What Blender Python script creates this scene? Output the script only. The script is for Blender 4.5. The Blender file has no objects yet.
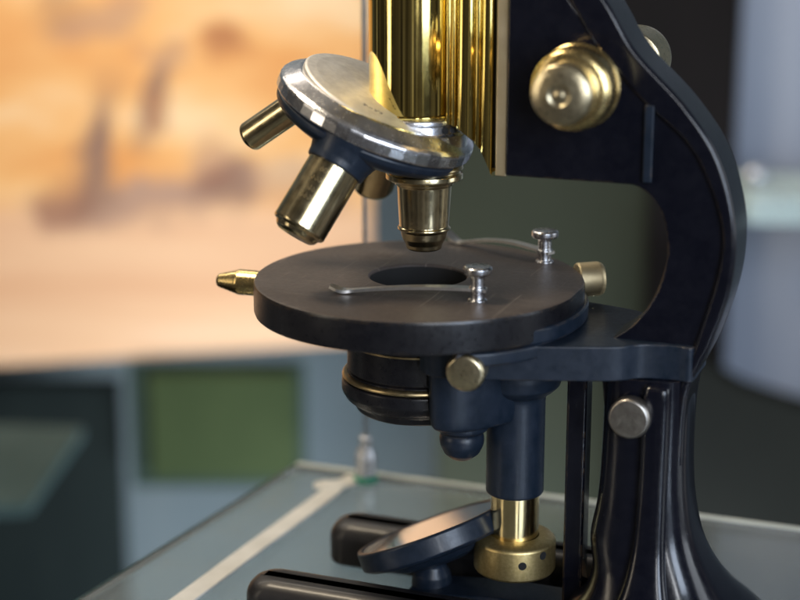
import bpy, bmesh, math, random
from mathutils import Matrix, Vector
random.seed(7)
S = 0.001                                   # everything below is authored in millimetres
sc = bpy.context.scene
COL = sc.collection
PI = math.pi
TH = math.radians(-21.0)                    # the microscope is turned 21 degrees from the lens axis

# ------------------------------------------------------------------ materials
def new_mat(name):
    m = bpy.data.materials.new(name); m.use_nodes = True
    nt = m.node_tree
    return m, nt, nt.nodes['Principled BSDF']

def N(nt, t, **kw):
    n = nt.nodes.new(t)
    for k, v in kw.items(): setattr(n, k, v)
    return n

def ramp(nt, fac, stops):
    r = N(nt, 'ShaderNodeValToRGB')
    els = r.color_ramp.elements
    while len(els) > 1: els.remove(els[-1])
    els[0].position = stops[0][0]; els[0].color = (*stops[0][1], 1)
    for p, c in stops[1:]:
        e = els.new(p); e.color = (*c, 1)
    nt.links.new(fac, r.inputs[0])
    return r.outputs[0]

def g(v): return (v, v, v)

def noise(nt, scale, detail=4, vec=None, rough=0.6, stretch=None, dist=0.0):
    n = N(nt, 'ShaderNodeTexNoise')
    n.inputs['Scale'].default_value = scale
    n.inputs['Detail'].default_value = detail
    n.inputs['Roughness'].default_value = rough
    n.inputs['Distortion'].default_value = dist
    tc = N(nt, 'ShaderNodeTexCoord')
    src = tc.outputs['Object']
    if stretch:
        mp = N(nt, 'ShaderNodeMapping'); mp.inputs['Scale'].default_value = stretch
        nt.links.new(src, mp.inputs[0]); src = mp.outputs[0]
    nt.links.new(src, n.inputs['Vector'])
    return n.outputs[0]

def add_bump(nt, b, h, dist, strength=1.0):
    bp = N(nt, 'ShaderNodeBump'); bp.inputs['Strength'].default_value = strength
    bp.inputs['Distance'].default_value = dist
    nt.links.new(h, bp.inputs['Height']); nt.links.new(bp.outputs[0], b.inputs['Normal'])

def metal(name, c1, c2, r1, r2, nscale=90, stretch=None, bump=0.000004, scratch=True):
    """polished or tarnished metal: colour and gloss wander together, fine lathe marks"""
    m, nt, b = new_mat(name)
    b.inputs['Metallic'].default_value = 1.0
    n = noise(nt, nscale, 6, rough=.65)
    nt.links.new(ramp(nt, n, [(.35, c1), (.68, c2)]), b.inputs['Base Color'])
    n2 = noise(nt, nscale * 3.1, 5, rough=.7)
    nt.links.new(ramp(nt, n2, [(.3, g(r1)), (.72, g(r2))]), b.inputs['Roughness'])
    if scratch:
        n3 = noise(nt, 2600, 3)
        add_bump(nt, b, n3, bump)
    return m

def paint(name, col, r1, r2, dust=(.10, .09, .08), amount=.25, nscale=60, coat=0.0, orange=.000018, wear=0.0, wearcol=(.30, .20, .10), scratch=0.0, spec=.5):
    """stove enamel: dark gloss with a film of dust in specks and patches"""
    m, nt, b = new_mat(name)
    n = noise(nt, nscale, 8, rough=.7)
    lo = tuple(col); hi = tuple(col[i] * (1 - amount) + dust[i] * amount for i in range(3))
    nt.links.new(ramp(nt, n, [(.38, lo), (.75, hi)]), b.inputs['Base Color'])
    b.inputs['Specular IOR Level'].default_value = spec
    colsock = b.inputs['Base Color'].links[0].from_socket
    if scratch:                                   # fine scratches in two directions from slides being pushed about
        for st, thr in (((900, 26, 26), .70), ((40, 1100, 40), .72)):
            ns = noise(nt, 1.0, 2, stretch=st, rough=.5, dist=.15)
            mk = ramp(nt, ns, [(thr - .03, g(0)), (thr, g(scratch))])
            mm = N(nt, 'ShaderNodeMix', data_type='RGBA'); mm.inputs[7].default_value = (.26, .22, .18, 1)
            nt.links.new(mk, mm.inputs[0]); nt.links.new(colsock, mm.inputs[6]); colsock = mm.outputs[2]
    if wear:                                      # paint rubbed off the sharp edges
        bv = N(nt, 'ShaderNodeBevel', samples=4); bv.inputs['Radius'].default_value = .0007
        ge = N(nt, 'ShaderNodeNewGeometry')
        dt = N(nt, 'ShaderNodeVectorMath', operation='DOT_PRODUCT'); nt.links.new(bv.outputs[0], dt.inputs[0]); nt.links.new(ge.outputs['True Normal'], dt.inputs[1])
        ew = N(nt, 'ShaderNodeMapRange'); ew.inputs[1].default_value = .985; ew.inputs[2].default_value = .90; ew.inputs[3].default_value = 0; ew.inputs[4].default_value = 1
        nt.links.new(dt.outputs['Value'], ew.inputs[0])
        nw = ramp(nt, noise(nt, 160, 6, rough=.75), [(.5, g(0)), (.62, g(wear))])
        ml = N(nt, 'ShaderNodeMath', operation='MULTIPLY'); nt.links.new(ew.outputs[0], ml.inputs[0]); nt.links.new(nw, ml.inputs[1])
        mm = N(nt, 'ShaderNodeMix', data_type='RGBA'); mm.inputs[7].default_value = (*wearcol, 1)
        nt.links.new(ml.outputs[0], mm.inputs[0]); nt.links.new(colsock, mm.inputs[6]); colsock = mm.outputs[2]
        nt.links.new(ml.outputs[0], b.inputs['Metallic'])
    nt.links.new(colsock, b.inputs['Base Color'])
    n2 = noise(nt, nscale * 2.3, 6, rough=.75)
    nt.links.new(ramp(nt, n2, [(.3, g(r1)), (.75, g(r2))]), b.inputs['Roughness'])
    b.inputs['Coat Weight'].default_value = coat
    b.inputs['Coat Roughness'].default_value = .06
    n3 = noise(nt, 1700, 3)
    add_bump(nt, b, n3, orange)
    return m

M = {}
M['enamel'] = paint('black_enamel', (.0035, .004, .008), .14, .30, (.03, .03, .04), .14, 150, coat=.15, wear=.8, spec=.4)
M['enamel_foot'] = paint('foot_enamel', (.004, .004, .005), .38, .52, (.05, .04, .04), .18, 200, coat=.1, wear=.9)
M['enamel_hazed'] = paint('hazed_black_enamel', (.006, .012, .022), .30, .46, (.05, .06, .09), .24, 260, coat=.05, wear=.55, spec=.4)  # black enamel with the cool haze over it painted in as blue
M['stage_top'] = paint('dull_stage_black', (.056, .044, .038), .38, .54, (.20, .16, .14), .13, 300, orange=.00006, scratch=.5)
M['japan'] = paint('satin_black', (.006, .006, .008), .24, .38, (.05, .045, .045), .12, 240, wear=.5)
M['brass_tube'] = metal('lacquered_brass', (.76, .57, .16), (.84, .66, .24), .05, .11, 25, (1, 1, .2), .0000015)
M['brass'] = metal('aged_brass', (.68, .51, .22), (.76, .59, .28), .22, .30, 200)
M['brass_rod'] = metal('rod_brass', (.70, .56, .30), (.76, .62, .34), .14, .22, 120, scratch=False)
M['brass_ring'] = metal('knurled_brass', (.58, .43, .18), (.74, .58, .28), .36, .50, 900)
M['brass_pale'] = metal('pale_brass', (.62, .53, .34), (.74, .64, .43), .24, .38, 300)
M['brass_strip'] = metal('strip_brass', (.72, .60, .38), (.80, .69, .48), .42, .50, 60)
M['brass_obj'] = metal('objective_brass', (.58, .48, .28), (.72, .61, .38), .15, .27, 90)
M['brass_dark'] = metal('tarnished_brass', (.42, .32, .17), (.60, .47, .26), .28, .46, 170)
M['bone'] = metal('dull_lacquered_brass', (.55, .45, .27), (.66, .56, .36), .42, .6, 90)
M['nickel'] = metal('bright_nickel', (.70, .70, .73), (.86, .86, .89), .20, .30, 160)
M['nickel_brushed'] = metal('brushed_nickel', (.60, .58, .55), (.74, .72, .68), .52, .62, 300, (1, 14, 1), .00001)
M['steel'] = metal('worn_steel', (.48, .48, .50), (.68, .68, .70), .18, .36, 200)
M['clip'] = metal('spring_steel', (.68, .66, .63), (.78, .76, .72), .26, .42, 500)
M['hole'], nt_, b_ = new_mat('dark_bore'); b_.inputs['Base Color'].default_value = (.004, .004, .004, 1); b_.inputs['Roughness'].default_value = .8
M['lens'], nt_, b_ = new_mat('lens_glass'); b_.inputs['Base Color'].default_value = (.02, .02, .03, 1); b_.inputs['Roughness'].default_value = .04; b_.inputs['Coat Weight'].default_value = 1
M['steel_dull'] = metal('dull_steel', (.34, .31, .28), (.50, .47, .43), .3, .45, 400)
M['mirror'], nt_, b_ = new_mat('silvered_mirror')
b_.inputs['Metallic'].default_value = 1; b_.inputs['Base Color'].default_value = (.86, .83, .80, 1); b_.inputs['Roughness'].default_value = .10
M['engrave2'], nt_, b_ = new_mat('worn_engraving'); b_.inputs['Base Color'].default_value = (.20, .155, .08, 1); b_.inputs['Roughness'].default_value = .5; b_.inputs['Metallic'].default_value = .7
M['engrave'], nt_, b_ = new_mat('engraving_fill'); b_.inputs['Base Color'].default_value = (.09, .085, .08, 1); b_.inputs['Roughness'].default_value = .6

# ------------------------------------------------------------------ object helpers
def finish(name, bm, mat, parent=None, loc=(0, 0, 0), rot=None, bevel=0.0, seg=2, sharp=35, mats=None):
    bmesh.ops.recalc_face_normals(bm, faces=bm.faces)
    me = bpy.data.meshes.new(name)
    for v in bm.verts: v.co *= S
    bm.to_mesh(me); bm.free()
    for k in (mats or [mat]): me.materials.append(k)
    for p in me.polygons: p.use_smooth = True
    if not bevel: me.set_sharp_from_angle(angle=math.radians(sharp))
    o = bpy.data.objects.new(name, me); COL.objects.link(o)
    o.parent = parent
    o.location = Vector(loc) * S
    if rot is not None: o.rotation_euler = rot
    if not bevel:
        wn = o.modifiers.new('wn', 'WEIGHTED_NORMAL'); wn.keep_sharp = True
    if bevel:
        md = o.modifiers.new('bevel', 'BEVEL'); md.width = bevel * S; md.segments = seg
        md.limit_method = 'ANGLE'; md.angle_limit = math.radians(32); md.use_clamp_overlap = True
        wn = o.modifiers.new('wn', 'WEIGHTED_NORMAL'); wn.keep_sharp = True
    return o

def frame_z(axis, origin=(0, 0, 0)):
    """matrix taking +Z to axis, at origin"""
    q = Vector(axis).normalized().to_track_quat('Z', 'Y')
    return Matrix.Translation(Vector(origin)) @ q.to_matrix().to_4x4()

def lathe(bm, prof, seg=96, mtx=None, knurl=None, fm=None):
    """prof: (r, z) from one end to the other; knurl=(i0, i1, teeth, depth) roughens those rings"""
    rings = []
    n = seg
    for i, (r, z) in enumerate(prof):
        if r <= 1e-6:
            rings.append([bm.verts.new((0, 0, z))]); continue
        vs = []
        for k in range(n):
            a = 2 * PI * k / n
            rr = r
            if knurl and knurl[0] <= i <= knurl[1]: rr = r - (knurl[2] if k % 2 else 0)
            vs.append(bm.verts.new((rr * math.cos(a), rr * math.sin(a), z)))
        rings.append(vs)
    for i in range(len(rings) - 1):
        a, b = rings[i], rings[i + 1]
        for k in range(n):
            k2 = (k + 1) % n
            if len(a) == 1 and len(b) == 1: break
            if len(a) == 1: f = bm.faces.new((a[0], b[k], b[k2]))
            elif len(b) == 1: f = bm.faces.new((a[k], a[k2], b[0]))
            else: f = bm.faces.new((a[k], a[k2], b[k2], b[k]))
            if fm: f.material_index = fm[i]
    if mtx is not None:
        done = set()
        for rg in rings:
            for v in rg:
                if v not in done: v.co = mtx @ v.co; done.add(v)
    return bm

def rnd_prof(pts, r=.4, n=3):
    """round the corners of an (r, z) profile a little so edges catch light"""
    out = []
    for i, p in enumerate(pts):
        if i == 0 or i == len(pts) - 1: out.append(p); continue
        a, b, c = Vector(pts[i - 1]), Vector(p), Vector(pts[i + 1])
        d1, d2 = (a - b), (c - b)
        l = min(r, d1.length * .45, d2.length * .45)
        if l < .02: out.append(p); continue
        s, e = b + d1.normalized() * l, b + d2.normalized() * l
        for k in range(n + 1):
            t = k / n
            q = s * (1 - t) ** 2 + b * 2 * t * (1 - t) + e * t * t
            out.append((max(q.x, 0), q.y))
    return out

def turned(name, prof, mat, parent, axis=(0, 0, 1), origin=(0, 0, 0), r=.4, seg=96, knurl=None, sharp=28, **kw):
    bm = bmesh.new()
    lathe(bm, rnd_prof(prof, r) if r and not knurl else prof, seg, frame_z(axis, origin), knurl)
    return finish(name, bm, mat, parent, sharp=sharp, **kw)

def prism_xz(bm, pts, y0, y1):
    a = [bm.verts.new((x, y0, z)) for x, z in pts]
    b = [bm.verts.new((x, y1, z)) for x, z in pts]
    bm.faces.new(a); bm.faces.new(list(reversed(b)))
    n = len(pts)
    for i in range(n):
        j = (i + 1) % n
        bm.faces.new((a[i], b[i], b[j], a[j]))
    return bm

def prism_xy(bm, pts, z0, z1):
    a = [bm.verts.new((x, y, z0)) for x, y in pts]
    b = [bm.verts.new((x, y, z1)) for x, y in pts]
    bm.faces.new(a); bm.faces.new(list(reversed(b)))
    n = len(pts)
    for i in range(n):
        j = (i + 1) % n
        bm.faces.new((a[i], b[i], b[j], a[j]))
    return bm

def box(bm, x0, x1, y0, y1, z0, z1):
    return prism_xy(bm, [(x0, y0), (x1, y0), (x1, y1), (x0, y1)], z0, z1)

def spline(pts, n=6):
    """Catmull-Rom through 2-D or 3-D points"""
    P = [Vector(p) for p in pts]
    P = [P[0] * 2 - P[1]] + P + [P[-1] * 2 - P[-2]]
    out = []
    for i in range(1, len(P) - 2):
        a, b, c, d = P[i - 1:i + 3]
        for k in range(n):
            t = k / n
            out.append(.5 * ((2 * b) + (c - a) * t + (2 * a - 5 * b + 4 * c - d) * t * t + (3 * b - a - 3 * c + d) * t ** 3))
    out.append(P[-2])
    return [tuple(v) for v in out]

def superellipse(cx, cy, a, b, e, n=48):
    out = []
    for k in range(n):
        t = 2 * PI * k / n
        c, s = math.cos(t), math.sin(t)
        out.append((cx + a * math.copysign(abs(c) ** (2 / e), c), cy + b * math.copysign(abs(s) ** (2 / e), s)))
    return out

def loft(bm, secs):
    """secs: list of (list of (x,y), z)"""
    R = [[bm.verts.new((x, y, z)) for x, y in p] for p, z in secs]
    n = len(R[0])
    for i in range(len(R) - 1):
        for k in range(n):
            bm.faces.new((R[i][k], R[i][(k + 1) % n], R[i + 1][(k + 1) % n], R[i + 1][k]))
    bm.faces.new(R[0]); bm.faces.new(list(reversed(R[-1])))
    return bm

def sweep(bm, path, w, t, up=(0, 0, 1)):
    """flat ribbon of width w and thickness t along a 3-D path (w may be a list)"""
    P = [Vector(p) for p in path]; rings = []
    for i, p in enumerate(P):
        d = (P[min(i + 1, len(P) - 1)] - P[max(i - 1, 0)]).normalized()
        s = d.cross(Vector(up)).normalized(); u = s.cross(d).normalized()
        ww = (w[i] if isinstance(w, (list, tuple)) else w) / 2
        rings.append([bm.verts.new(p + s * a + u * b) for a, b in ((-ww, -t/2), (ww, -t/2), (ww, t/2), (-ww, t/2))])
    for i in range(len(rings) - 1):
        for k in range(4):
            bm.faces.new((rings[i][k], rings[i][(k + 1) % 4], rings[i + 1][(k + 1) % 4], rings[i + 1][k]))
    bm.faces.new(rings[0]); bm.faces.new(list(reversed(rings[-1])))
    return bm

def empty(name, label, cat, loc=(0, 0, 0), rz=0.0, group=None):
    o = bpy.data.objects.new(name, None); COL.objects.link(o)
    o.location = Vector(loc) * S; o.rotation_euler = (0, 0, rz)
    o.empty_display_size = .01
    o['label'] = label; o['category'] = cat
    if group: o['group'] = group
    return o

def tag(o, label, cat, group=None):
    o['label'] = label; o['category'] = cat
    if group: o['group'] = group
    return o

ZG = -2.0                                     # top of the glass shelf

# ================================================================== THE MICROSCOPE
mic = empty('microscope', 'antique black and brass microscope standing on the glass shelf', 'microscope', (0, 0, 0), TH)

# ---------------------------------------------------------------- limb (the C shaped arm)
outer = [(30, 238), (46, 221), (61, 203), (70.5, 188.5), (85.5, 173.5), (96.2, 158.5), (101.8, 140), (101.8, 122), (96.8, 103), (90.4, 86), (89.4, 62)]
inner_rim = [(20, 234), (38, 219), (50, 202.5), (58.4, 189.8), (72.3, 174.4), (86.2, 162.6), (93.2, 151.2), (97.8, 137.7), (97.4, 124.6), (92.2, 103.6), (87.2, 86), (86.4, 62)]
so, si = spline(outer, 8), spline(inner_rim, 8)
bm = bmesh.new(); prism_xz(bm, so + list(reversed(si)), -10.2, 10.2)
limb = finish('limb', bm, M['enamel'], mic, bevel=1.6, seg=4)
inner = [(67, 149.3), (68, 148.9), (72.5, 148.2), (76.6, 145.4), (79.8, 140.6), (81.6, 134), (81.8, 126), (78.6, 115), (72.5, 106), (66, 100.8), (62, 98.5)]
web = [(66, 64), (62, 98.5)] + list(reversed(spline(inner[1:], 6)))[1:] + [(66, 152), (66, 176)]
web += [(73.5, 175.6)] + [p for p in spline([(72.8, 174.4), (86.7, 162.6), (93.7, 151.2), (98.3, 137.7), (97.9, 124.6), (92.7, 103.6), (87.7, 86), (86.9, 64)], 8)][1:]
bm = bmesh.new(); prism_xz(bm, web, -8.6, 8.6)
finish('limb_web', bm, M['enamel'], limb, bevel=.7, seg=3)

# ---------------------------------------------------------------- rack housing with the coarse focus knobs
bm = bmesh.new(); prism_xz(bm, [(31.2, 148.8), (73.4, 148.8), (75.3, 150), (75.3, 176), (66, 185), (58, 192), (48, 205), (40, 214), (31.2, 222)], -9.0, 9.0)
housing = finish('rack_housing', bm, M['enamel'], mic, bevel=.8, seg=3)
bm = bmesh.new(); box(bm, 74.0, 76.8, -10.4, -9.4, 150, 173)
finish('housing_rib', bm, M['enamel_hazed'], housing, bevel=.4)
K = (56.2, 0, 178.8)
bm = bmesh.new()
lathe(bm, rnd_prof([(0, 8), (8, 8), (8, 18), (11.6, 18.4), (12.6, 19.0), (12.6, 20.2), (12.1, 20.6), (12.1, 21.4), (12.0, 27.4), (11.4, 28.9), (10.2, 29.6), (8.6, 29.8), (8.2, 30.4)], .5), 96, frame_z((0, -1, 0), K))
knob = finish('coarse_focus_knob', bm, M['brass'], mic, sharp=30)
bm = bmesh.new()
lathe(bm, rnd_prof([(8.0, 29.8), (8.6, 30.6), (8.8, 36), (8.9, 37.4), (8.4, 38.8), (6.2, 39.5), (3.2, 39.9), (2.8, 39.4), (1.6, 39.3), (0, 40.0)], .5), 96, frame_z((0, -1, 0), K))
finish('knob_grip', bm, M['brass_pale'], knob, sharp=30)
bm = bmesh.new()
lathe(bm, rnd_prof([(0, 8), (6, 8), (6, 24), (9.6, 25), (10.4, 36), (10.4, 38), (9.4, 39.5), (0, 40)], .5), 96, frame_z((0, 1, 0), (K[0] + 4.5, 0, K[2] + 2)))
finish('coarse_focus_knob', bm, M['brass_pale'], mic, sharp=30)
# ---------------------------------------------------------------- body tube, slide, nosepiece
TX = -1.8
turned('body_tube', [(12.6, 164.6), (14.0, 164.6), (14.2, 165.2), (14.2, 250), (12.6, 250)], M['brass_tube'], mic, (0, 0, 1), (TX, 0, 0), r=.2, seg=160)
slide_pts = [(11.2, 240), (11.2, 163.5)] + [tuple(p) for p in spline([(12.6, 163.2), (17, 161), (21, 157.4), (24, 152.8), (26.2, 147.6)], 6)] + [(26.2, 240)]
arch = spline([(11.2, 163.6), (14, 162.8), (18, 160.6), (22, 156.6), (24.8, 151.6), (26.3, 147.4)], 8)
def arch_z(x):
    for p, q in zip(arch, arch[1:]):
        if p[0] <= x <= q[0] + 1e-6: return p[1] + (q[1] - p[1]) * (x - p[0]) / max(q[0] - p[0], 1e-6)
    return arch[-1][1]
fl = [(11.2, 13.0, 7.0, .9), (13.0, 14.4, 7.2, .6), (14.4, 20.6, 6.6, 1.9), (20.6, 22.2, 6.9, .5), (22.2, 26.2, 6.3, 1.2)]   # half-round flutes: x0, x1, depth, bulge
fr_ = []
for x0, x1, d, bl in fl:
    for k in range(11):
        t = k / 10
        fr_.append((x0 + .03 + (x1 - x0 - .06) * t, -(d + bl * math.sin(math.acos(1 - 2 * t)) if 0 < t < 1 else d)))
bm = bmesh.new()
fb = [bm.verts.new((x, y, arch_z(x))) for x, y in fr_]; ft = [bm.verts.new((x, y, 240)) for x, y in fr_]
bb = [bm.verts.new((x, 6.5, arch_z(x))) for x, y in fr_]; bt = [bm.verts.new((x, 6.5, 240)) for x, y in fr_]
for i in range(len(fr_) - 1):
    for p, q in ((fb, ft), (bt, bb), (ft, bt), (bb, fb)): bm.faces.new((p[i], p[i + 1], q[i + 1], q[i]))
bm.faces.new((fb[0], ft[0], bt[0], bb[0])); bm.faces.new((fb[-1], bb[-1], bt[-1], ft[-1]))
slide = finish('tube_slide', bm, M['brass_tube'], mic, sharp=30)
bm = bmesh.new(); box(bm, 27.4, 30.9, -7.2, 7.2, 148.2, 240)
finish('dovetail_strip', bm, M['brass_strip'], mic, bevel=.35)
bm = bmesh.new(); box(bm, 26.3, 27.3, -5, 5, 150.2, 240)
finish('dovetail_gib', bm, M['hole'], slide)

GA = math.radians(28)
C0 = Vector((-15.8, 0, 162.0))
C1 = C0 + Vector((math.sin(GA), 0, math.cos(GA))) * 2.2
DA = math.radians(23.5)
DUP = Vector((math.sin(DA), 0, math.cos(DA)))
UPN = Vector((math.sin(GA), 0, math.cos(GA)))
bm = bmesh.new()
FUP = Vector((math.sin(DA + math.radians(3.5)), 0, math.cos(DA + math.radians(3.5))))
lathe(bm, rnd_prof([(0, 7.9), (9, 7.8), (17, 7.6), (23.5, 7.1), (26.6, 6.6), (27.2, 6.1), (27.3, 2)], .3), 160, frame_z(FUP, C1))
nose = finish('nosepiece', bm, M['nickel_brushed'], mic, sharp=40)
bm = bmesh.new()
lathe(bm, rnd_prof([(26.4, 6.2), (27.8, 6.1), (31.6, 3.6), (31.95, 3.3), (32.7, 2.4), (32.9, 1.6), (32.9, -1.4), (32.3, -2.0), (30.5, -2.1), (0, -2.1)], .3), 46, frame_z(DUP, C1))
finish('nosepiece_rim', bm, M['nickel'], nose, sharp=6)
bm = bmesh.new()
lathe(bm, rnd_prof([(0, -2.3), (31.4, -2.3), (31.9, -3.0), (31.7, -4.8), (30, -6.8), (26, -8.8), (16, -11.5), (6, -12), (0, -12)], .5), 128, frame_z(DUP, C1))
turret = finish('turret', bm, M['enamel_hazed'], mic, sharp=40)
# collar joining tube and nosepiece
turned('tube_collar', [(0, 152.0), (16.6, 152.0), (17.0, 153), (17.0, 159.4), (15.6, 160.0), (15.4, 162.6), (15.6, 162.9), (15.6, 164.2), (14.9, 164.8), (0, 164.8)], M['nickel'], nose, (0, 0, 1), (TX, 0, 0), r=.3)
turned('tube_lip', [(14.25, 164.9), (14.9, 165.0), (15.0, 165.6), (14.25, 166.0)], M['brass_tube'], nose, (0, 0, 1), (TX, 0, 0), r=.2)
for a in (-32, -18):
    ax = (math.cos(math.radians(a)), math.sin(math.radians(a)), 0)
    turned('collar_screw', [(0, 14.3), (1.1, 14.3), (1.1, 16.1), (.8, 16.4), (0, 16.4)], M['hole'], nose, ax, (TX, 0, 161.4), r=.15, seg=24)
# engraved lettering too worn to read, on the dome: short curved strokes
bm = bmesh.new()
fr = frame_z(FUP, C1)
def dome_h(r): return 7.8 - max(0, r - 9) * .025 if r < 17 else 7.6 - (r - 17) * .077
for (R0, a0, a1, n, hh) in ((21.5, 232, 250, 7, 3.0), (18.6, 236, 248, 5, 1.8), (20, 182, 200, 6, 2.2)):
    for k in range(n):
        a = math.radians(a0 + (a1 - a0) * k / (n - 1))
        for q in range(2):
            da = random.uniform(-.02, .02); l = hh * random.uniform(.4, .9)
            p0 = (R0 - l / 2, a + da); p1 = (R0 + l / 2, a + da + random.uniform(-.05, .05))
            pts = []
            for t in (0, .5, 1):
                rr = p0[0] * (1 - t) + p1[0] * t; aa = p0[1] * (1 - t) + p1[1] * t + .02 * math.sin(t * PI)
                pts.append(fr @ Vector((rr * math.cos(aa), rr * math.sin(aa), dome_h(rr) + .02)))
            sweep(bm, pts, .22, .05, UPN)
finish('engraving', bm, M['engrave'], nose)

APEX = Vector((1.7, 0, 195))
NDN = -UPN
EX = Vector((math.cos(GA), 0, -math.sin(GA))); SY = Vector((0, -1, 0))
def odir(k):
    a = math.radians(k)
    return (NDN * math.cos(GA) + (EX * math.cos(a) + SY * math.sin(a)) * math.sin(GA)).normalized()

def objective(az, prof, mat, tipr, tipz, neck, nm='objective'):
    d = odir(az)
    bm = bmesh.new(); lathe(bm, rnd_prof(prof, .35), 96, frame_z(d, APEX))
    o = finish(nm, bm, mat, mic, sharp=30)
    bm = bmesh.new(); lathe(bm, rnd_prof([(0, tipz - 1.2), (tipr * .8, tipz - 1.2), (tipr * .9, tipz - .2), (tipr * .55, tipz + .12), (tipr * .4, tipz - .3), (0, tipz - .15)], .15), 48, frame_z(d, APEX))
    finish('front_lens', bm, M['lens'], o)
    if neck:
        bm = bmesh.new(); lathe(bm, rnd_prof(neck, .6), 72, frame_z(d, APEX)); finish('turret_boss', bm, M['enamel_hazed'], turret, sharp=50)
    return o
# the one in use, pointing straight down
objective(0, [(0, 42), (11.0, 42), (11.0, 45.6), (12.2, 46.0), (12.4, 47.3), (11.4, 47.7), (11.4, 48.3), (12.2, 48.7), (12.3, 50.4), (11.2, 51.0), (9.6, 51.4), (9.4, 52.2), (8.7, 52.6), (8.6, 54), (7.9, 65.8), (8.4, 66.1), (8.5, 66.7), (8.0, 67.1), (7.5, 67.5), (7.0, 69.8), (5.9, 71.8), (5.6, 73.2), (4.6, 73.6), (0, 73.6)], M['brass_obj'], 4.2, 73.7, None)
# the big one towards the lens
objective(83, [(0, 46), (8.0, 46), (8.3, 53), (8.6, 53.4), (8.7, 76), (8.3, 76.6), (7.4, 76.9), (6.8, 78.2), (5.6, 79.0), (0, 79.0)], M['brass_obj'], 5.0, 79.0, [(0, 46.6), (12.2, 46.6), (10.8, 49.4), (9.7, 52.5), (9.4, 55), (0, 55)])
bar = frame_z(odir(83), APEX)
bm = bmesh.new()
va = bar.to_3x3().inverted() @ Matrix.Rotation(-TH, 3, 'Z') @ Vector((-.45, -1, .1))
a_mid = math.atan2(va.y, va.x)
for row, zz in enumerate((58, 61.2, 64.6, 67.4)):
    for k in range((2, 3, 2, 3)[row]):
        a0 = a_mid + (k - 1) * .15 + random.uniform(-.02, .02)
        pts = []
        for q in range(9):
            t = 2 * PI * q / 8 * random.choice((.6, .85, 1))
            aa = a0 + .05 * math.cos(t); z = zz + .85 * math.sin(t)
            pts.append(bar @ Vector((8.74 * math.cos(aa), 8.74 * math.sin(aa), z)))
        sweep(bm, pts, .18, .06, bar.to_3x3() @ Vector((math.cos(a0), math.sin(a0), 0)))
finish('engraving', bm, M['engrave2'], bpy.data.objects['objective.001'])
# the slim one pointing left
objective(180, [(0, 45), (5.0, 45), (5.05, 73), (4.7, 73.8), (4.2, 74), (3.6, 74.6), (0, 74.6)], M['brass_obj'], 3.2, 74.6, [(0, 45), (9, 45), (8, 48), (6.6, 51), (0, 51)])
# the short one behind
objective(270, [(0, 45), (7.6, 45), (7.6, 78), (7.0, 79.4), (5.8, 80.2), (0, 80.4)], M['brass_obj'], 4.6, 80.4, [(0, 45.5), (10.5, 45.5), (9.5, 48), (8.6, 51), (0, 51)])

# ---------------------------------------------------------------- stage
HX, HY, HR = -1.0, 2.0, 16.2
def ring_top(bm, R, zt, zb, rr, flat, holes=True):
    """disc with a rolled edge, a flat towards the limb and a round hole"""
    n = 144
    def outline(r):
        out = []
        for k in range(n):
            a = 2 * PI * k / n
            x, y = r * math.cos(a), r * math.sin(a)
            lim = flat - (R - r)
            if x > lim:
                y = y * (.62 + .38 * (1 - (x - lim) / max(R - flat, 1e-3))) if False else y
                x = lim
            out.append((x, y))
        return out
    secs = [(R - 1.2, zb), (R - .3, zb + .3), (R, zb + 1.2), (R, zt - rr), (R - rr * .3, zt - rr * .3), (R - rr, zt)]
    L = [[bm.verts.new((x, y, z)) for x, y in outline(r)] for r, z in secs]
    hole_t = [bm.verts.new((HX + HR * math.cos(2 * PI * k / n), HY + HR * math.sin(2 * PI * k / n), zt)) for k in range(n)]
    hole_m = [bm.verts.new((HX + (HR - .5) * math.cos(2 * PI * k / n), HY + (HR - .5) * math.sin(2 * PI * k / n), zt - .5)) for k in range(n)]
    hole_b = [bm.verts.new((HX + (HR - .5) * math.cos(2 * PI * k / n), HY + (HR - .5) * math.sin(2 * PI * k / n), zb)) for k in range(n)]
    L += [hole_t, hole_m, hole_b]
    for i in range(len(L)):
        a, b = L[i], L[(i + 1) % len(L)]
        for k in range(n):
            k2 = (k + 1) % n
            try:
                f = bm.faces.new((a[k], a[k2], b[k2], b[k]))
                f.material_index = 1 if i < 4 else 0
            except ValueError: pass
    return bm
bm = bmesh.new(); ring_top(bm, 53.2, 112, 101.4, 1.2, 52.6)
bmesh.ops.remove_doubles(bm, verts=bm.verts, dist=.0005)
stage = finish('stage', bm, None, mic, sharp=38, mats=[M['stage_top'], M['japan']])
turned('stage_bore', [(15.6, 111), (15.6, 96.5), (0, 96.5)], M['hole'], stage, (0, 0, 1), (HX, HY, 0), r=0)
# bracket under the disc, running back to the limb
br = [(11, -29), (16, -33), (24, -33), (36, -29.5), (48, -25.5), (60, -21.5), (70, -17.5), (76, -12.4), (82, -10.7), (87, -10.4), (91.5, -10.3), (91.9, 0), (91.5, 10.3), (85, 10.6), (77, 15), (72, 20), (67, 24.4), (60, 27), (48, 30), (36, 33), (20, 34), (12, 30)]
bm = bmesh.new(); prism_xy(bm, [p[:2] for p in spline([(x, y, 0) for x, y in br], 4)], 90.0, 101.0)
finish('stage_bracket', bm, M['enamel_hazed'], mic, bevel=1.1, seg=4)
# layered lip between disc and bracket on the right
for R, a0, a1, z0, z1 in ((54.5, -34, 44, 101.1, 106.2), (54.0, -58, 50, 97.0, 101.4)):
    bm = bmesh.new()
    arc = []
    for k in range(41):
        q = math.radians(a0 + (a1 - a0) * k / 40); rr = R - 2.4 * max(0, 1 - min(k, 40 - k) / 9) ** 2
        arc.append((rr * math.cos(q), rr * math.sin(q)))
    prism_xy(bm, arc + [(30, 36), (24, 20), (24, -20), (30, -36)], z0, z1)
    finish('stage_wing', bm, M['enamel_hazed'], mic, bevel=.9, seg=3)

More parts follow.
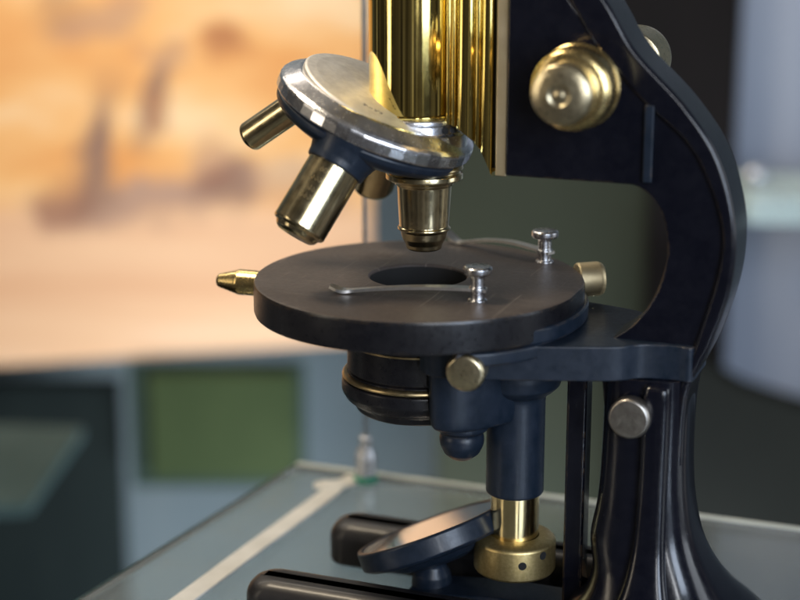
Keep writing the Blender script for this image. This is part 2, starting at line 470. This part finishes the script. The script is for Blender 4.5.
def stage_clip(px, py, tipx, tipy, arch, up):
    """post with a mushroom head and a sprung blade reaching over the slide"""
    a, b = Vector((px, py, 0)), Vector((tipx, tipy, 0)); d = b - a; L = d.length; d.normalize()
    pts = []
    for t, z in ((-2.8 / L, 115.4), (0, 115.5), (.10, 115.7 + arch * .3), (.35, 115.5 + arch), (.6, 114.6 + arch * .8), (.84, 113.1), (.90, 112.7 + up * .2), (.95, 112.9 + up * .6), (1.0, 113.5 + up)):
        pts.append(tuple(a + d * (t * L) + Vector((0, 0, z))))
    P = spline(pts, 6); n = len(P); W = []
    for i in range(n):
        t = (P[i][0] - a.x) / (b.x - a.x)
        W.append(3.6 if t < .15 else (3.6 - 1.2 * (t - .15) / .7 if t < .85 else 2.4 + 1.8 * math.sin(min(1, (t - .85) / .09) * PI / 2) - max(0, t - .95) * 24))
    bm = bmesh.new(); sweep(bm, P, W, .9)
    o = finish('stage_clip', bm, M['clip'], stage, sharp=40)
    turned('clip_post', [(0, 111.9), (3.0, 111.9), (3.0, 112.4), (2.2, 112.8), (2.2, 114.6), (2.6, 114.9), (2.6, 116.2), (2.2, 116.5), (2.15, 119.4), (2.5, 119.9), (4.1, 120.4), (4.4, 121.0), (4.4, 122.3), (3.9, 122.8), (1.5, 123.0), (0, 123.0)], M['steel'], o, (0, 0, 1), (px, py, 0), r=.2, seg=48)
    return o
stage_clip(26.8, -20.8, -19.0, -28.0, -.2, .6)
stage_clip(31.9, 34.2, -8.0, 49.5, 1.0, 2.4)

# studs round the stage rim
turned('stage_screw', [(0, 50), (3.9, 50), (4.2, 53.4), (4.3, 62.5), (4.0, 63.4), (2.3, 69.6), (1.8, 70.4), (0, 70.5)], M['brass'], stage, Vector((-1, -.06, 0)), (0, 0, 105.5), r=.4, seg=64)
sx, sy = math.cos(math.radians(33)), math.sin(math.radians(33))
turned('stage_screw', [(0, 52.6), (5.2, 52.6), (5.6, 53.2), (5.7, 60.0), (5.1, 61.4), (0, 61.7)], M['bone'], stage, Vector((sx, sy * .95, 0)), (0, 0, 108.6), r=.5, seg=64)

# ---------------------------------------------------------------- substage
sub = turned('condenser', [(0, 101.2), (23.2, 101.2), (23.2, 96.6), (22.8, 96.3), (23.3, 96.0), (23.3, 82.2), (22.6, 81.4), (22.6, 80.8), (24.6, 80.6), (24.8, 80.1)], M['japan'], mic, (0, 0, 1), (0, 0, 0), r=.3, seg=128)
turned('condenser_ring', [(23.25, 92.0), (23.7, 91.9), (23.7, 91.3), (23.25, 91.2)], M['brass_dark'], sub, r=.1, seg=128)
turned('condenser_ring', [(23.4, 81.0), (24.4, 81.0), (24.9, 80.5), (25.1, 79.9), (24.9, 79.5), (24, 79.1)], M['brass_dark'], sub, r=.2, seg=128)
turned('condenser_cup', [(0, 79.0), (25.1, 79.0), (25.2, 75), (23.6, 72.2), (21.2, 71.0), (20.4, 68.4), (17, 67.4), (0, 67.2)], M['japan'], sub, r=.8, seg=128)
car = [(12.5, -24.5), (15, -27), (21, -26.5), (27, -22), (33, -14), (37, -6), (38, 4), (34, 10), (26, 12), (14, 12), (10.5, -6)]
P = [p[:2] for p in spline([(x, y, 0) for x, y in car + [car[0]]], 5)][:-1]
cxm, cym = 22, -9
def shr(k): return [(cxm + (x - cxm) * k, cym + (y - cym) * k) for x, y in P]
bm = bmesh.new(); loft(bm, [(shr(.88), 69.6), (shr(.95), 70.6), (shr(.99), 74), (shr(1), 81), (shr(1.02), 89.8)])
finish('substage_carrier', bm, M['enamel_hazed'], mic, bevel=.6, sharp=45)
turned('carrier_pivot', [(0, 56.6), (3.0, 57.2), (5.6, 59.2), (7.0, 62.2), (7.2, 64.5), (6.6, 66.4), (8.6, 67.6), (8.8, 72), (0, 72)], M['enamel_hazed'], mic, (0, 0, 1), (19.5, -13, 0), r=.8, seg=72)
# two screws with brass faces
u1 = Vector((.62, -1, 0)).normalized()
turned('centring_screw', [(0, 0), (5.0, 0), (5.2, 8), (5.8, 9), (5.9, 15.5), (5.3, 16.5), (3, 16.8), (0, 16.9)], M['brass_pale'], mic, Vector((.10, -1, -.08)), (28.6, -26.5, 96.6), r=.5, seg=72)
turned('limb_screw', [(0, 0), (6.2, 0), (6.4, 1), (6.4, 4.2), (5.8, 5.0), (0, 5.2)], M['steel_dull'], mic, (0, -1, 0), (74.6, -14.8, 79.2), r=.4, seg=72)

# focusing column of the substage
turned('substage_column', [(0, 90.5), (15.2, 90.5), (14.8, 84), (14.0, 80.4), (12.0, 78.4), (9.9, 77.2), (9.5, 76), (9.4, 74.6), (9.4, 43.8), (9.0, 43.2), (0, 43.2)], M['enamel_hazed'], mic, (0, 0, 1), (33.4, 0, 0), r=.5)
col = turned('column_rod', [(0, 44), (7.9, 44), (7.9, 24), (0, 24)], M['brass_rod'], mic, (0, 0, 1), (33.6, 0, 0), r=.2)
bm = bmesh.new()
prof = [(7.95, 28.6), (10.4, 28.4), (12.6, 27.7), (13.3, 26.9), (13.4, 26.4), (13.4, 17.4), (12.9, 16.6), (11.4, 15.9), (8, 15.5), (0, 15.5)]
lathe(bm, prof, 240, frame_z((0, 0, 1), (33.8, 0, 0)), knurl=(4, 5, .13))
ringo = finish('knurled_ring', bm, M['brass_ring'], mic, sharp=50)
for a, z in ((-62, 22.6), (-30, 25.0)):
    ax = Vector((math.cos(math.radians(a)), math.sin(math.radians(a)), 0))
    turned('ring_hole', [(0, 12.9), (1.35, 12.9), (1.35, 13.48), (0, 13.48)], M['hole'], ringo, ax, (33.8, 0, z), r=0, seg=24)
# dark rack bar behind
bm = bmesh.new(); box(bm, 51.0, 57.5, -4, 4, 2, 91)
finish('rack_bar', bm, M['enamel'], mic, bevel=1.0)

# ---------------------------------------------------------------- pillar and horseshoe foot
def sec(cx, a, b, e, cy=0): return superellipse(cx, cy, a, b, e, 64)
SEC = [(86, 34, 34, ZG + .1), (85, 33.5, 32.5, 4), (83.5, 29.5, 28, 11), (82.4, 22.8, 22.8, 18), (80.4, 18.6, 18.8, 26), (77.4, 16.8, 16.4, 36), (77.0, 14.6, 14.8, 48), (76.8, 13.7, 14, 60), (76.8, 13.4, 13.6, 74), (76.6, 13.2, 13.2, 89.9)]
rs = spline([(a, b, c) for a, b, c, z in SEC], 4); rz = spline([(z, 0, 0) for a, b, c, z in SEC], 4)
bm = bmesh.new()
loft(bm, [(sec(p[0], p[1], p[2], 3.2), q[0]) for p, q in zip(rs, rz)])
pillar = finish('pillar', bm, M['enamel'], mic, sharp=60)
# raised rib with an arched head, following the flare of the pillar
RB = [(3.0, 9, 90.2), (3.9, 13.4, 88.6), (4.3, 14.6, 85.5), (4.4, 14.8, 74), (4.4, 15.2, 60), (4.6, 16.0, 48), (5.2, 17.9, 36), (6.6, 20.9, 26), (9.0, 24.6, 18), (12, 28.6, 11), (15, 31.6, 5)]
bm = bmesh.new()
loft(bm, [(superellipse(81.6, -y + 3.2, w, 4.6, 3.4, 48), z) for w, y, z in [tuple(p) for p in spline(list(reversed(RB)), 4)]])
finish('pillar_rib', bm, M['enamel'], pillar, sharp=70)

def prong(sgn):
    """one toe of the horseshoe: a long bar with a rounded nose"""
    tip = -42.5 if sgn > 0 else -49.0
    x1 = 92; cx, a = (tip + x1) / 2, (x1 - tip) / 2; cy, b = 27.5 * sgn, 9.5
    def sec2(d):
        out = []
        R = 7.5 - d * .3                        # corner radius of the nose in plan
        for qx, qy, t0 in ((a - R - d, b - R - d, 0), (-(a - R - d), b - R - d, 90), (-(a - R - d), -(b - R - d), 180), (a - R - d, -(b - R - d), 270)):
            for k in range(13):
                t = math.radians(t0 + 90 * k / 12)
                out.append((cx + qx + R * math.cos(t), cy + qy + R * math.sin(t)))
        return out
    bm = bmesh.new()
    roll = [(6.0 * (1 - math.cos(math.radians(q))), 7.4 + 6.2 * math.sin(math.radians(q))) for q in range(0, 91, 10)]
    loft(bm, [(sec2(1.2), ZG + .05), (sec2(.3), ZG + .5), (sec2(0), ZG + 1.4)] + [(sec2(min(d, 5.6)), z) for d, z in roll])
    return finish('foot', bm, M['enamel_foot'], mic, sharp=70)
prong(1); prong(-1)

# ---------------------------------------------------------------- mirror on its gimbal
MN = Vector((-.34, .255, .89)).normalized()
# direction in the microscope frame (turn the lens-frame vector by the mounting angle)
MN = Matrix.Rotation(-TH, 3, 'Z') @ MN
MC = Vector((4.2, 2.0, 24.0))
mf = turned('mirror_cell', [(0, -10.5), (12, -10.2), (17, -8.6), (20.5, -6.4), (25.0, -5.6), (26.3, -4.6), (26.3, 1.2), (25.9, 1.8), (24.6, 1.9), (24.2, 1.2), (0, 1.2)], M['enamel_hazed'], mic, MN, MC, r=.4, seg=128)
turned('mirror_glass', [(0, 1.5), (24.0, 1.5), (24.1, 1.3)], M['mirror'], mf, MN, MC, r=0, seg=96)
side = Vector((.36, .93, 0)); side = Matrix.Rotation(-TH, 3, 'Z') @ Vector((.2, .98, 0)).normalized()
bm = bmesh.new()
fk = []
for k in range(15):
    t = PI + PI * k / 14
    p = MC + Matrix.Rotation(-TH, 3, 'Z') @ Vector((.98, -.2, 0)) * (28.4 * math.cos(t)) + Vector((0, 0, 18.5 * math.sin(t)))
    fk.append(tuple(p))
sweep(bm, fk, 6.5, 2.4, (-.36, .93, 0)) if False else None
lathe(bm, rnd_prof([(0, -19), (7, -19), (6.4, -15), (4.8, -12), (4.8, -8), (0, -8)], .5), 48, frame_z((0, 0, 1), MC))
finish('mirror_stem', bm, M['enamel_hazed'], mf)
bm = bmesh.new(); prism_xz(bm, [(-2, -.5), (62, -.5), (62, 8.0), (30, 8.0), (-2, 5)], -8, 9)
finish('mirror_tailpiece', bm, M['enamel_hazed'], mic, bevel=1.2, seg=3)

# ================================================================== THE GLASS SHELF AND WHAT HOLDS IT
def glass_mat(name, tint, rough, dust, dustcol=(.42, .45, .44)):
    m, nt, b = new_mat(name)
    b.inputs['Base Color'].default_value = (*tint, 1)
    b.inputs['Transmission Weight'].default_value = 1
    b.inputs['IOR'].default_value = 1.5
    b.inputs['Roughness'].default_value = rough
    d = N(nt, 'ShaderNodeBsdfDiffuse'); d.inputs[0].default_value = (*dustcol, 1)
    mx = N(nt, 'ShaderNodeMixShader')
    n = noise(nt, 38, 7, rough=.7)
    nt.links.new(ramp(nt, n, [(.3, g(dust * .75)), (.75, g(dust * 1.25))]), mx.inputs[0])
    nt.links.new(b.outputs[0], mx.inputs[1]); nt.links.new(d.outputs[0], mx.inputs[2])
    sm = noise(nt, 14, 5, rough=.6, dist=1.2)          # smears and wipe marks
    nt.links.new(ramp(nt, sm, [(.45, g(rough)), (.7, g(rough + .14))]), b.inputs['Roughness'])
    out = nt.nodes['Material Output']; nt.links.new(mx.outputs[0], out.inputs['Surface'])
    return m
M['glass'] = glass_mat('shelf_glass', (.86, .93, .91), .03, .13)
M['glass_edge'] = glass_mat('lit_glass_edge', (.70, .86, .80), .35, .8, (.58, .62, .58))  # bright line of the lit back edge painted as pale diffuse colour
M['glass_teal'] = glass_mat('teal_glass', (.20, .42, .42), .3, .35, (.05, .10, .105))

shelf = empty('glass_shelf', 'clear glass shelf with edge strips, the back one paled as if lit, under the microscope', 'shelf', (0, 0, ZG - 8), TH)
SH = [(-93.5, 105.5), (-126, -200), (330, -200), (330, 114)]
bm = bmesh.new(); prism_xy(bm, SH, 0.0, 8.0)
finish('pane', bm, M['glass'], shelf, bevel=.5, seg=2)
bm = bmesh.new(); prism_xy(bm, [(-93.5, 105.8), (330, 114.3), (330, 117.0), (-93.5, 108.5)], .3, 8.3)
finish('edge_strip', bm, M['glass_edge'], shelf)
bm = bmesh.new(); prism_xy(bm, [(-94.0, 105.5), (-126.5, -200), (-127.1, -200), (-94.6, 105.5)], .3, 7.8)
finish('edge_strip', bm, M['glass_teal'], shelf)

# white strip lying along the glass
M['white'], nt_, b_ = new_mat('white_strip_paint'); 
nn_ = noise(nt_, 60, 5); nt_.links.new(ramp(nt_, nn_, [(.3, (.48, .47, .43)), (.7, (.62, .61, .57))]), b_.inputs['Base Color']); b_.inputs['Roughness'].default_value = .5
bm = bmesh.new()
path = spline([(-86, -150, ZG + .5), (-79, -60, ZG + .5), (-75.2, -31, ZG + .5), (-71.8, 20, ZG + .5), (-68.5, 66, ZG + .5), (-67.6, 80, ZG + .6), (-67.0, 86, ZG + 1.3), (-66.0, 92, ZG + .5), (-64.5, 101, ZG + .5)], 6)
sweep(bm, path, 7.6, .8)
st = finish('cable_strip', bm, M['white'], None)
st.rotation_euler = (0, 0, TH)
tag(st, 'narrow white strip lying along the left side of the glass shelf', 'strip')
bm = bmesh.new()
bmesh.ops.create_icosphere(bm, subdivisions=3, radius=1)
for v in bm.verts: v.co = Vector((v.co.x * 6.4, v.co.y * 4.2, max(v.co.z, -.2) * 1.4)) * (1 + .14 * math.sin(v.co.x * 9 + v.co.y * 5))
ta = finish('tape_scrap', bm, M['white'], None)
ta.location = (Matrix.Rotation(TH, 3, 'Z') @ Vector((-70.2, 86.5, ZG + 1.3))) * S; ta.rotation_euler = (0, 0, TH + .5)
tag(ta, 'crumpled scrap of white tape on the far end of the white strip', 'tape')

# cable fitting that carries the shelf
fx = Matrix.Rotation(TH, 3, 'Z') @ Vector((-59.5, 99.5, ZG))
M['white_metal'], nt_, b_ = new_mat('pale_enamelled_metal'); b_.inputs['Base Color'].default_value = (.60, .63, .68, 1); b_.inputs['Roughness'].default_value = .22; b_.inputs['Metallic'].default_value = .35
b_.inputs['Metallic'].default_value = .7; nn_ = noise(nt_, 150, 4); nt_.links.new(ramp(nt_, nn_, [(.3, g(.16)), (.7, g(.32))]), b_.inputs['Roughness'])
M['green'], nt_, b_ = new_mat('green_gasket'); b_.inputs['Roughness'].default_value = .4
nn_ = noise(nt_, 200, 4); nt_.links.new(ramp(nt_, nn_, [(.3, (.01, .20, .12)), (.7, (.02, .30, .19))]), b_.inputs['Base Color'])
M['cable'] = metal('steel_cable', (.30, .33, .36), (.45, .48, .52), .3, .5, 300)
fit = empty('cable_fitting', 'small white bottle-shaped fitting gripping a vertical steel cable at the shelf corner', 'cable fitting', tuple(fx))
turned('grip_body', [(0, 2.0), (3.9, 2.0), (4.2, 3), (4.2, 9.8), (3.7, 12), (2.7, 13.6), (2.5, 14.2), (2.5, 18.4), (2.1, 19), (0, 19)], M['white_metal'], fit, r=.5, seg=48)
turned('gasket', [(0, .05), (4.9, .05), (5.0, .6), (5.0, 1.8), (4.6, 2.1), (0, 2.1)], M['green'], fit, r=.2, seg=48)
turned('cable', [(0, 18.5), (.75, 18.5), (.75, 420), (0, 420)], M['cable'], fit, r=0, seg=16)

# ================================================================== THE BACKGROUND OF THE DISPLAY ROOM (out of focus)
def wall_mat(name, stops, scale, stretch, rough=.8, detail=5, bump=0.0):
    m, nt, b = new_mat(name); b.inputs['Specular IOR Level'].default_value = .15
    n = noise(nt, scale, detail, stretch=stretch, rough=.55)
    nt.links.new(ramp(nt, n, stops), b.inputs['Base Color'])
    b.inputs['Roughness'].default_value = rough
    return m
M['wall'] = wall_mat('grey_wall', [(.3, (.13, .165, .185)), (.7, (.18, .21, .225))], 3, (1, 1, .4))
M['olive'] = wall_mat('olive_cabinet', [(.3, (.021, .026, .018)), (.7, (.034, .038, .024))], 5, (1, 1, .5))
M['dark'] = wall_mat('dark_wood', [(.3, (.003, .0025, .0025)), (.7, (.008, .006, .006))], 7, (1, 1, .4))
M['ledge'] = wall_mat('frosted_teal', [(.3, (.035, .065, .068)), (.7, (.06, .10, .105))], 14, (1, 1, 1))
M['plinth'] = wall_mat('plinth_paint', [(.3, (.005, .006, .005)), (.7, (.010, .011, .009))], 6, (1, 1, .5))
M['pale'] = wall_mat('pale_blue_column', [(.3, (.24, .28, .36)), (.7, (.38, .40, .46))], 9, (2.2, 1, .3))
M['teal'] = wall_mat('dark_teal_board', [(.3, (.004, .008, .009)), (.7, (.010, .016, .016))], 8, (1, 1, .3))
M['greenbox'] = wall_mat('green_card', [(.3, (.030, .046, .018)), (.7, (.042, .060, .024))], 12, (1, 1, 1))
M['greenedge'] = wall_mat('dark_green_edge', [(.3, (.018, .032, .028)), (.7, (.03, .05, .04))], 12, (1, 1, 1))
M['steelblue'] = wall_mat('slate_panel', [(.3, (.10, .135, .16)), (.7, (.15, .185, .21))], 6, (1, 1, .5))

def panel(name, x0, x1, y0, y1, z0, z1, mat, parent=None, bevel=2):
    bm = bmesh.new(); box(bm, x0, x1, y0, y1, z0, z1)
    return finish(name, bm, mat, parent, bevel=bevel)
w = panel('back_wall', -1600, 1600, 950, 970, -1200, 1200, M['wall'], bevel=0); w['kind'] = 'structure'
f_ = panel('floor', -1600, 1600, -900, 949, -940, -920, M['plinth'], bevel=0); f_['kind'] = 'structure'

# the orange picture panel: soft bands below, plum and rust patches above
m, nt, b = new_mat('printed_panel'); M['mural'] = m
tc = N(nt, 'ShaderNodeTexCoord')
sep = N(nt, 'ShaderNodeSeparateXYZ'); nt.links.new(tc.outputs['Object'], sep.inputs[0])
base = ramp(nt, noise(nt, 9, 3, stretch=(.7, 1, 1.6)), [(.30, (.70, .30, .085)), (.5, (.80, .43, .16)), (.70, (.86, .60, .34))])
bands = ramp(nt, noise(nt, 16, 4, stretch=(.12, 1, 1.7)), [(.3, (.66, .36, .20)), (.55, (.76, .47, .28)), (.75, (.82, .57, .39))])
mr = N(nt, 'ShaderNodeMapRange'); mr.inputs[1].default_value = -.046; mr.inputs[2].default_value = -.022
nt.links.new(sep.outputs[2], mr.inputs[0])
mx = N(nt, 'ShaderNodeMix', data_type='RGBA'); nt.links.new(mr.outputs[0], mx.inputs[0]); nt.links.new(bands, mx.inputs[6]); nt.links.new(base, mx.inputs[7])
last = mx.outputs[2]
def patch(cx, cz, rx, rz, colr, strength, last, rot=0.0):
    mp = N(nt, 'ShaderNodeMapping'); mp.vector_type = 'TEXTURE'
    mp.inputs['Location'].default_value = (cx, 0, cz); mp.inputs['Rotation'].default_value = (0, rot, 0); mp.inputs['Scale'].default_value = (rx, 1000, rz)
    dn = N(nt, 'ShaderNodeTexNoise'); dn.inputs['Scale'].default_value = 13; dn.inputs['Detail'].default_value = 3
    nt.links.new(tc.outputs['Object'], dn.inputs['Vector'])
    va = N(nt, 'ShaderNodeVectorMath', operation='MULTIPLY_ADD'); va.inputs[1].default_value = (.10, 0, .10); 
    nt.links.new(dn.outputs['Color'], va.inputs[0]); nt.links.new(tc.outputs['Object'], va.inputs[2])
    sb = N(nt, 'ShaderNodeVectorMath', operation='SUBTRACT'); sb.inputs[1].default_value = (.05, 0, .05); nt.links.new(va.outputs[0], sb.inputs[0])
    nt.links.new(sb.outputs[0], mp.inputs[0])
    gr = N(nt, 'ShaderNodeTexGradient', gradient_type='SPHERICAL'); nt.links.new(mp.outputs[0], gr.inputs[0])
    rr = N(nt, 'ShaderNodeMapRange'); rr.inputs[1].default_value = 0; rr.inputs[2].default_value = .55; rr.inputs[4].default_value = strength
    nt.links.new(gr.outputs[1], rr.inputs[0])
    m2 = N(nt, 'ShaderNodeMix', data_type='RGBA'); m2.inputs[7].default_value = (*colr, 1)
    nt.links.new(rr.outputs[0], m2.inputs[0]); nt.links.new(last, m2.inputs[6])
    return m2.outputs[2]
plum = (.27, .15, .10); rust = (.46, .19, .07); mauve = (.42, .25, .17); brown = (.28, .12, .07)
def pz(u, v):      # where on the panel a patch of the print lies (metres, panel's own frame)
    return ((-316 + u * .774) * S, (129 - v * .807) * S)
for (u, v, rx, ry, c, s, rot) in (
        (150, 192, 150, 34, mauve, 1, 0), (88, 135, 26, 75, plum, 1, .12), (60, 185, 46, 22, brown, .7, 0),
        (100, 182, 34, 20, plum, .6, 0), (225, 178, 50, 34, plum, 1, -.1), (200, 150, 36, 30, mauve, .6, .3), (148, 85, 20, 60, plum, .9, .1), (100, 20, 60, 22, mauve, .6, -.3), (150, 45, 46, 16, mauve, .4, 0),
        (225, 40, 34, 26, rust, 1, .2), (208, 178, 22, 15, brown, .75, 0), (150, 105, 14, 26, rust, .45, 0), (60, 10, 30, 30, plum, .4, 0), (280, 170, 60, 26, mauve, .55, 0)):
    cx, cz = pz(u, v)
    last = patch(cx, cz, rx * .774 * S, ry * .8 * S, c, s, last, rot)
nt.links.new(last, b.inputs['Base Color']); b.inputs['Roughness'].default_value = .75
bm = bmesh.new(); prism_xz(bm, [(-900, -205), (-29, -147), (-29, 190), (-900, 190)], 800, 812)
mu = finish('picture_panel', bm, M['mural'], None, bevel=1)
tag(mu, 'large warm orange printed panel with blurred plum and rust patches, upper left behind', 'panel')

gb = panel('green_card', -212, -90, 786, 796, -262, -170, M['greenbox'], None, 3)
gb['label'] = 'blurred green rectangular card under the orange panel'; gb['category'] = 'card'
gf = panel('card_backing', -228, -84, 797, 799.5, -272, -163, M['greenedge'], gb, 1)
tb = panel('dark_board', -620, -242, 820, 840, -700, -190, M['teal'], None)
tag(tb, 'dark teal upright board at the lower left edge behind the small glass ledge', 'board')

cab = empty('display_cabinet', 'tall dark olive cabinet blurred behind the microscope arm', 'cabinet', (140, 700, -900))
def lp(name, x0, x1, y0, y1, z0, z1, mat, bevel=2):
    return panel(name, x0 - 140, x1 - 140, y0 - 700, y1 - 700, z0 + 900, z1 + 900, mat, cab, bevel)
lp('cabinet_front', 22, 190, 700, 720, -900, 330, M['olive'])
lp('cabinet_side', 190.5, 236, 696, 760, -900, -118, M['plinth'])
lp('dark_door', 118, 236, 688, 696, 32, 330, M['dark'])
lp('dark_door', 176, 236, 686, 694, -290, 31, M['dark'])
pc = panel('pale_column', 247, 420, 740, 780, -900, 420, M['pale'], None)
tag(pc, 'pale blue-grey upright column blurred at the right edge', 'column')
bm = bmesh.new(); prism_xz(bm, [(150, -900), (600, -900), (600, -188), (300, -150), (245, -132), (205, -108), (150, -100)], 640, 660)
lc = finish('dark_plinth', bm, M['plinth'], None, bevel=6)
tag(lc, 'dark low plinth blurred below the pale column, lower right', 'plinth')

# small glass ledges at both sides
def ledge(name, label, x0, x1, y0, y1, z, t, mat):
    bm = bmesh.new()
    r = 10
    box(bm, x0, x1, y0, y1, z, z + t)
    o = finish(name, bm, mat, None, bevel=4, seg=3)
    tag(o, label, 'shelf'); return o
bm = bmesh.new(); prism_xy(bm, [(-238, 650), (-480, 672), (-480, 470), (-246, 500)], -176, -167)
tag(finish('glass_ledge', bm, M['ledge'], None, bevel=2, seg=3), 'dark teal glass ledge poking in at the left edge', 'shelf')
M['pale_glass'] = glass_mat('pale_glass', (.75, .9, .88), .25, .6, (.62, .74, .74))
L2 = ledge('glass_ledge', 'pale glass ledge with a rounded end at the right edge', 222, 460, 560, 640, 4, 20, M['pale_glass'])
kn = turned('ledge_peg', [(0, 0), (7, 0), (8.4, 3), (8.4, 9), (6, 13), (0, 14.4)], M['white_metal'], None, (0, 0, 1), (0, 0, 0), r=1.5, seg=40)
kn.location = Vector((232, 590, 24.3)) * S; tag(kn, 'round pale peg standing on the right glass ledge', 'peg')

# ================================================================== LIGHT
def area(name, loc, target, size, size_y, power, col):
    l = bpy.data.lights.new(name, 'AREA'); l.shape = 'RECTANGLE'
    l.size = size; l.size_y = size_y; l.energy = power; l.color = col
    o = bpy.data.objects.new(name, l); COL.objects.link(o)
    o.location = Vector(loc)
    o.rotation_euler = (Vector(target) - Vector(loc)).to_track_quat('-Z', 'Y').to_euler()
    return o
T = (0, 0, .12)
area('window_light', (.62, -1.15, .42), T, .42, .75, 13, (.70, .82, 1.0))
area('window_light_narrow', (.16, -1.25, .50), T, .10, .8, 5.0, (.92, .95, 1.0))
area('side_strip_light', (1.15, -.10, .35), T, .5, .8, 4, (.85, .92, 1.0))  # strip lamp added on the right to put stripes in the brass
area('case_lamp', (-.25, .02, .58), (-.02, 0, .16), .12, .12, 2.4, (1.0, .84, .62))
area('left_room_light', (-1.0, -.45, .35), T, .18, .7, 1.8, (1.0, .86, .66))
area('panel_light', (-.30, .45, .62), (-.28, .8, .0), .7, .12, 3.9, (1.0, .88, .74))
area('wall_light', (.10, .45, -.55), (.02, .95, -.2), .4, .2, 6, (.86, .95, 1.0))

wd = bpy.data.worlds.new('World'); sc.world = wd; wd.use_nodes = True
nt = wd.node_tree; bg = nt.nodes['Background']
tc = N(nt, 'ShaderNodeTexCoord'); mp = N(nt, 'ShaderNodeMapping'); mp.inputs['Scale'].default_value = (3.0, 3.0, .45)
nt.links.new(tc.outputs['Generated'], mp.inputs[0])
nz = N(nt, 'ShaderNodeTexNoise'); nz.inputs['Scale'].default_value = 1.9; nz.inputs['Detail'].default_value = 4; nz.inputs['Roughness'].default_value = .6
nt.links.new(mp.outputs[0], nz.inputs['Vector'])
c = ramp(nt, nz.outputs[0], [(.38, (.004, .004, .005)), (.51, (.05, .046, .042)), (.61, (.13, .125, .12)), (.68, (.6, .58, .54))])
nt.links.new(c, bg.inputs['Color']); bg.inputs['Strength'].default_value = .8

# ================================================================== CAMERA
cd = bpy.data.cameras.new('camera'); cam = bpy.data.objects.new('camera', cd); COL.objects.link(cam)
cam.location = Vector((-6.1135, -530.0414, 247.3509)) * S
cam.rotation_euler = (math.radians(90 - 15.1), 0, 0)
cd.sensor_width = 36; cd.lens = 1700 * 36 / 800
cd.clip_start = .02; cd.clip_end = 20
cd.dof.use_dof = True; cd.dof.focus_distance = .540; cd.dof.aperture_fstop = 5.6; cd.dof.aperture_blades = 8
sc.camera = cam
sc.view_settings.view_transform = 'Standard'; sc.view_settings.look = 'None'
sc.view_settings.exposure = 0; sc.view_settings.gamma = 1
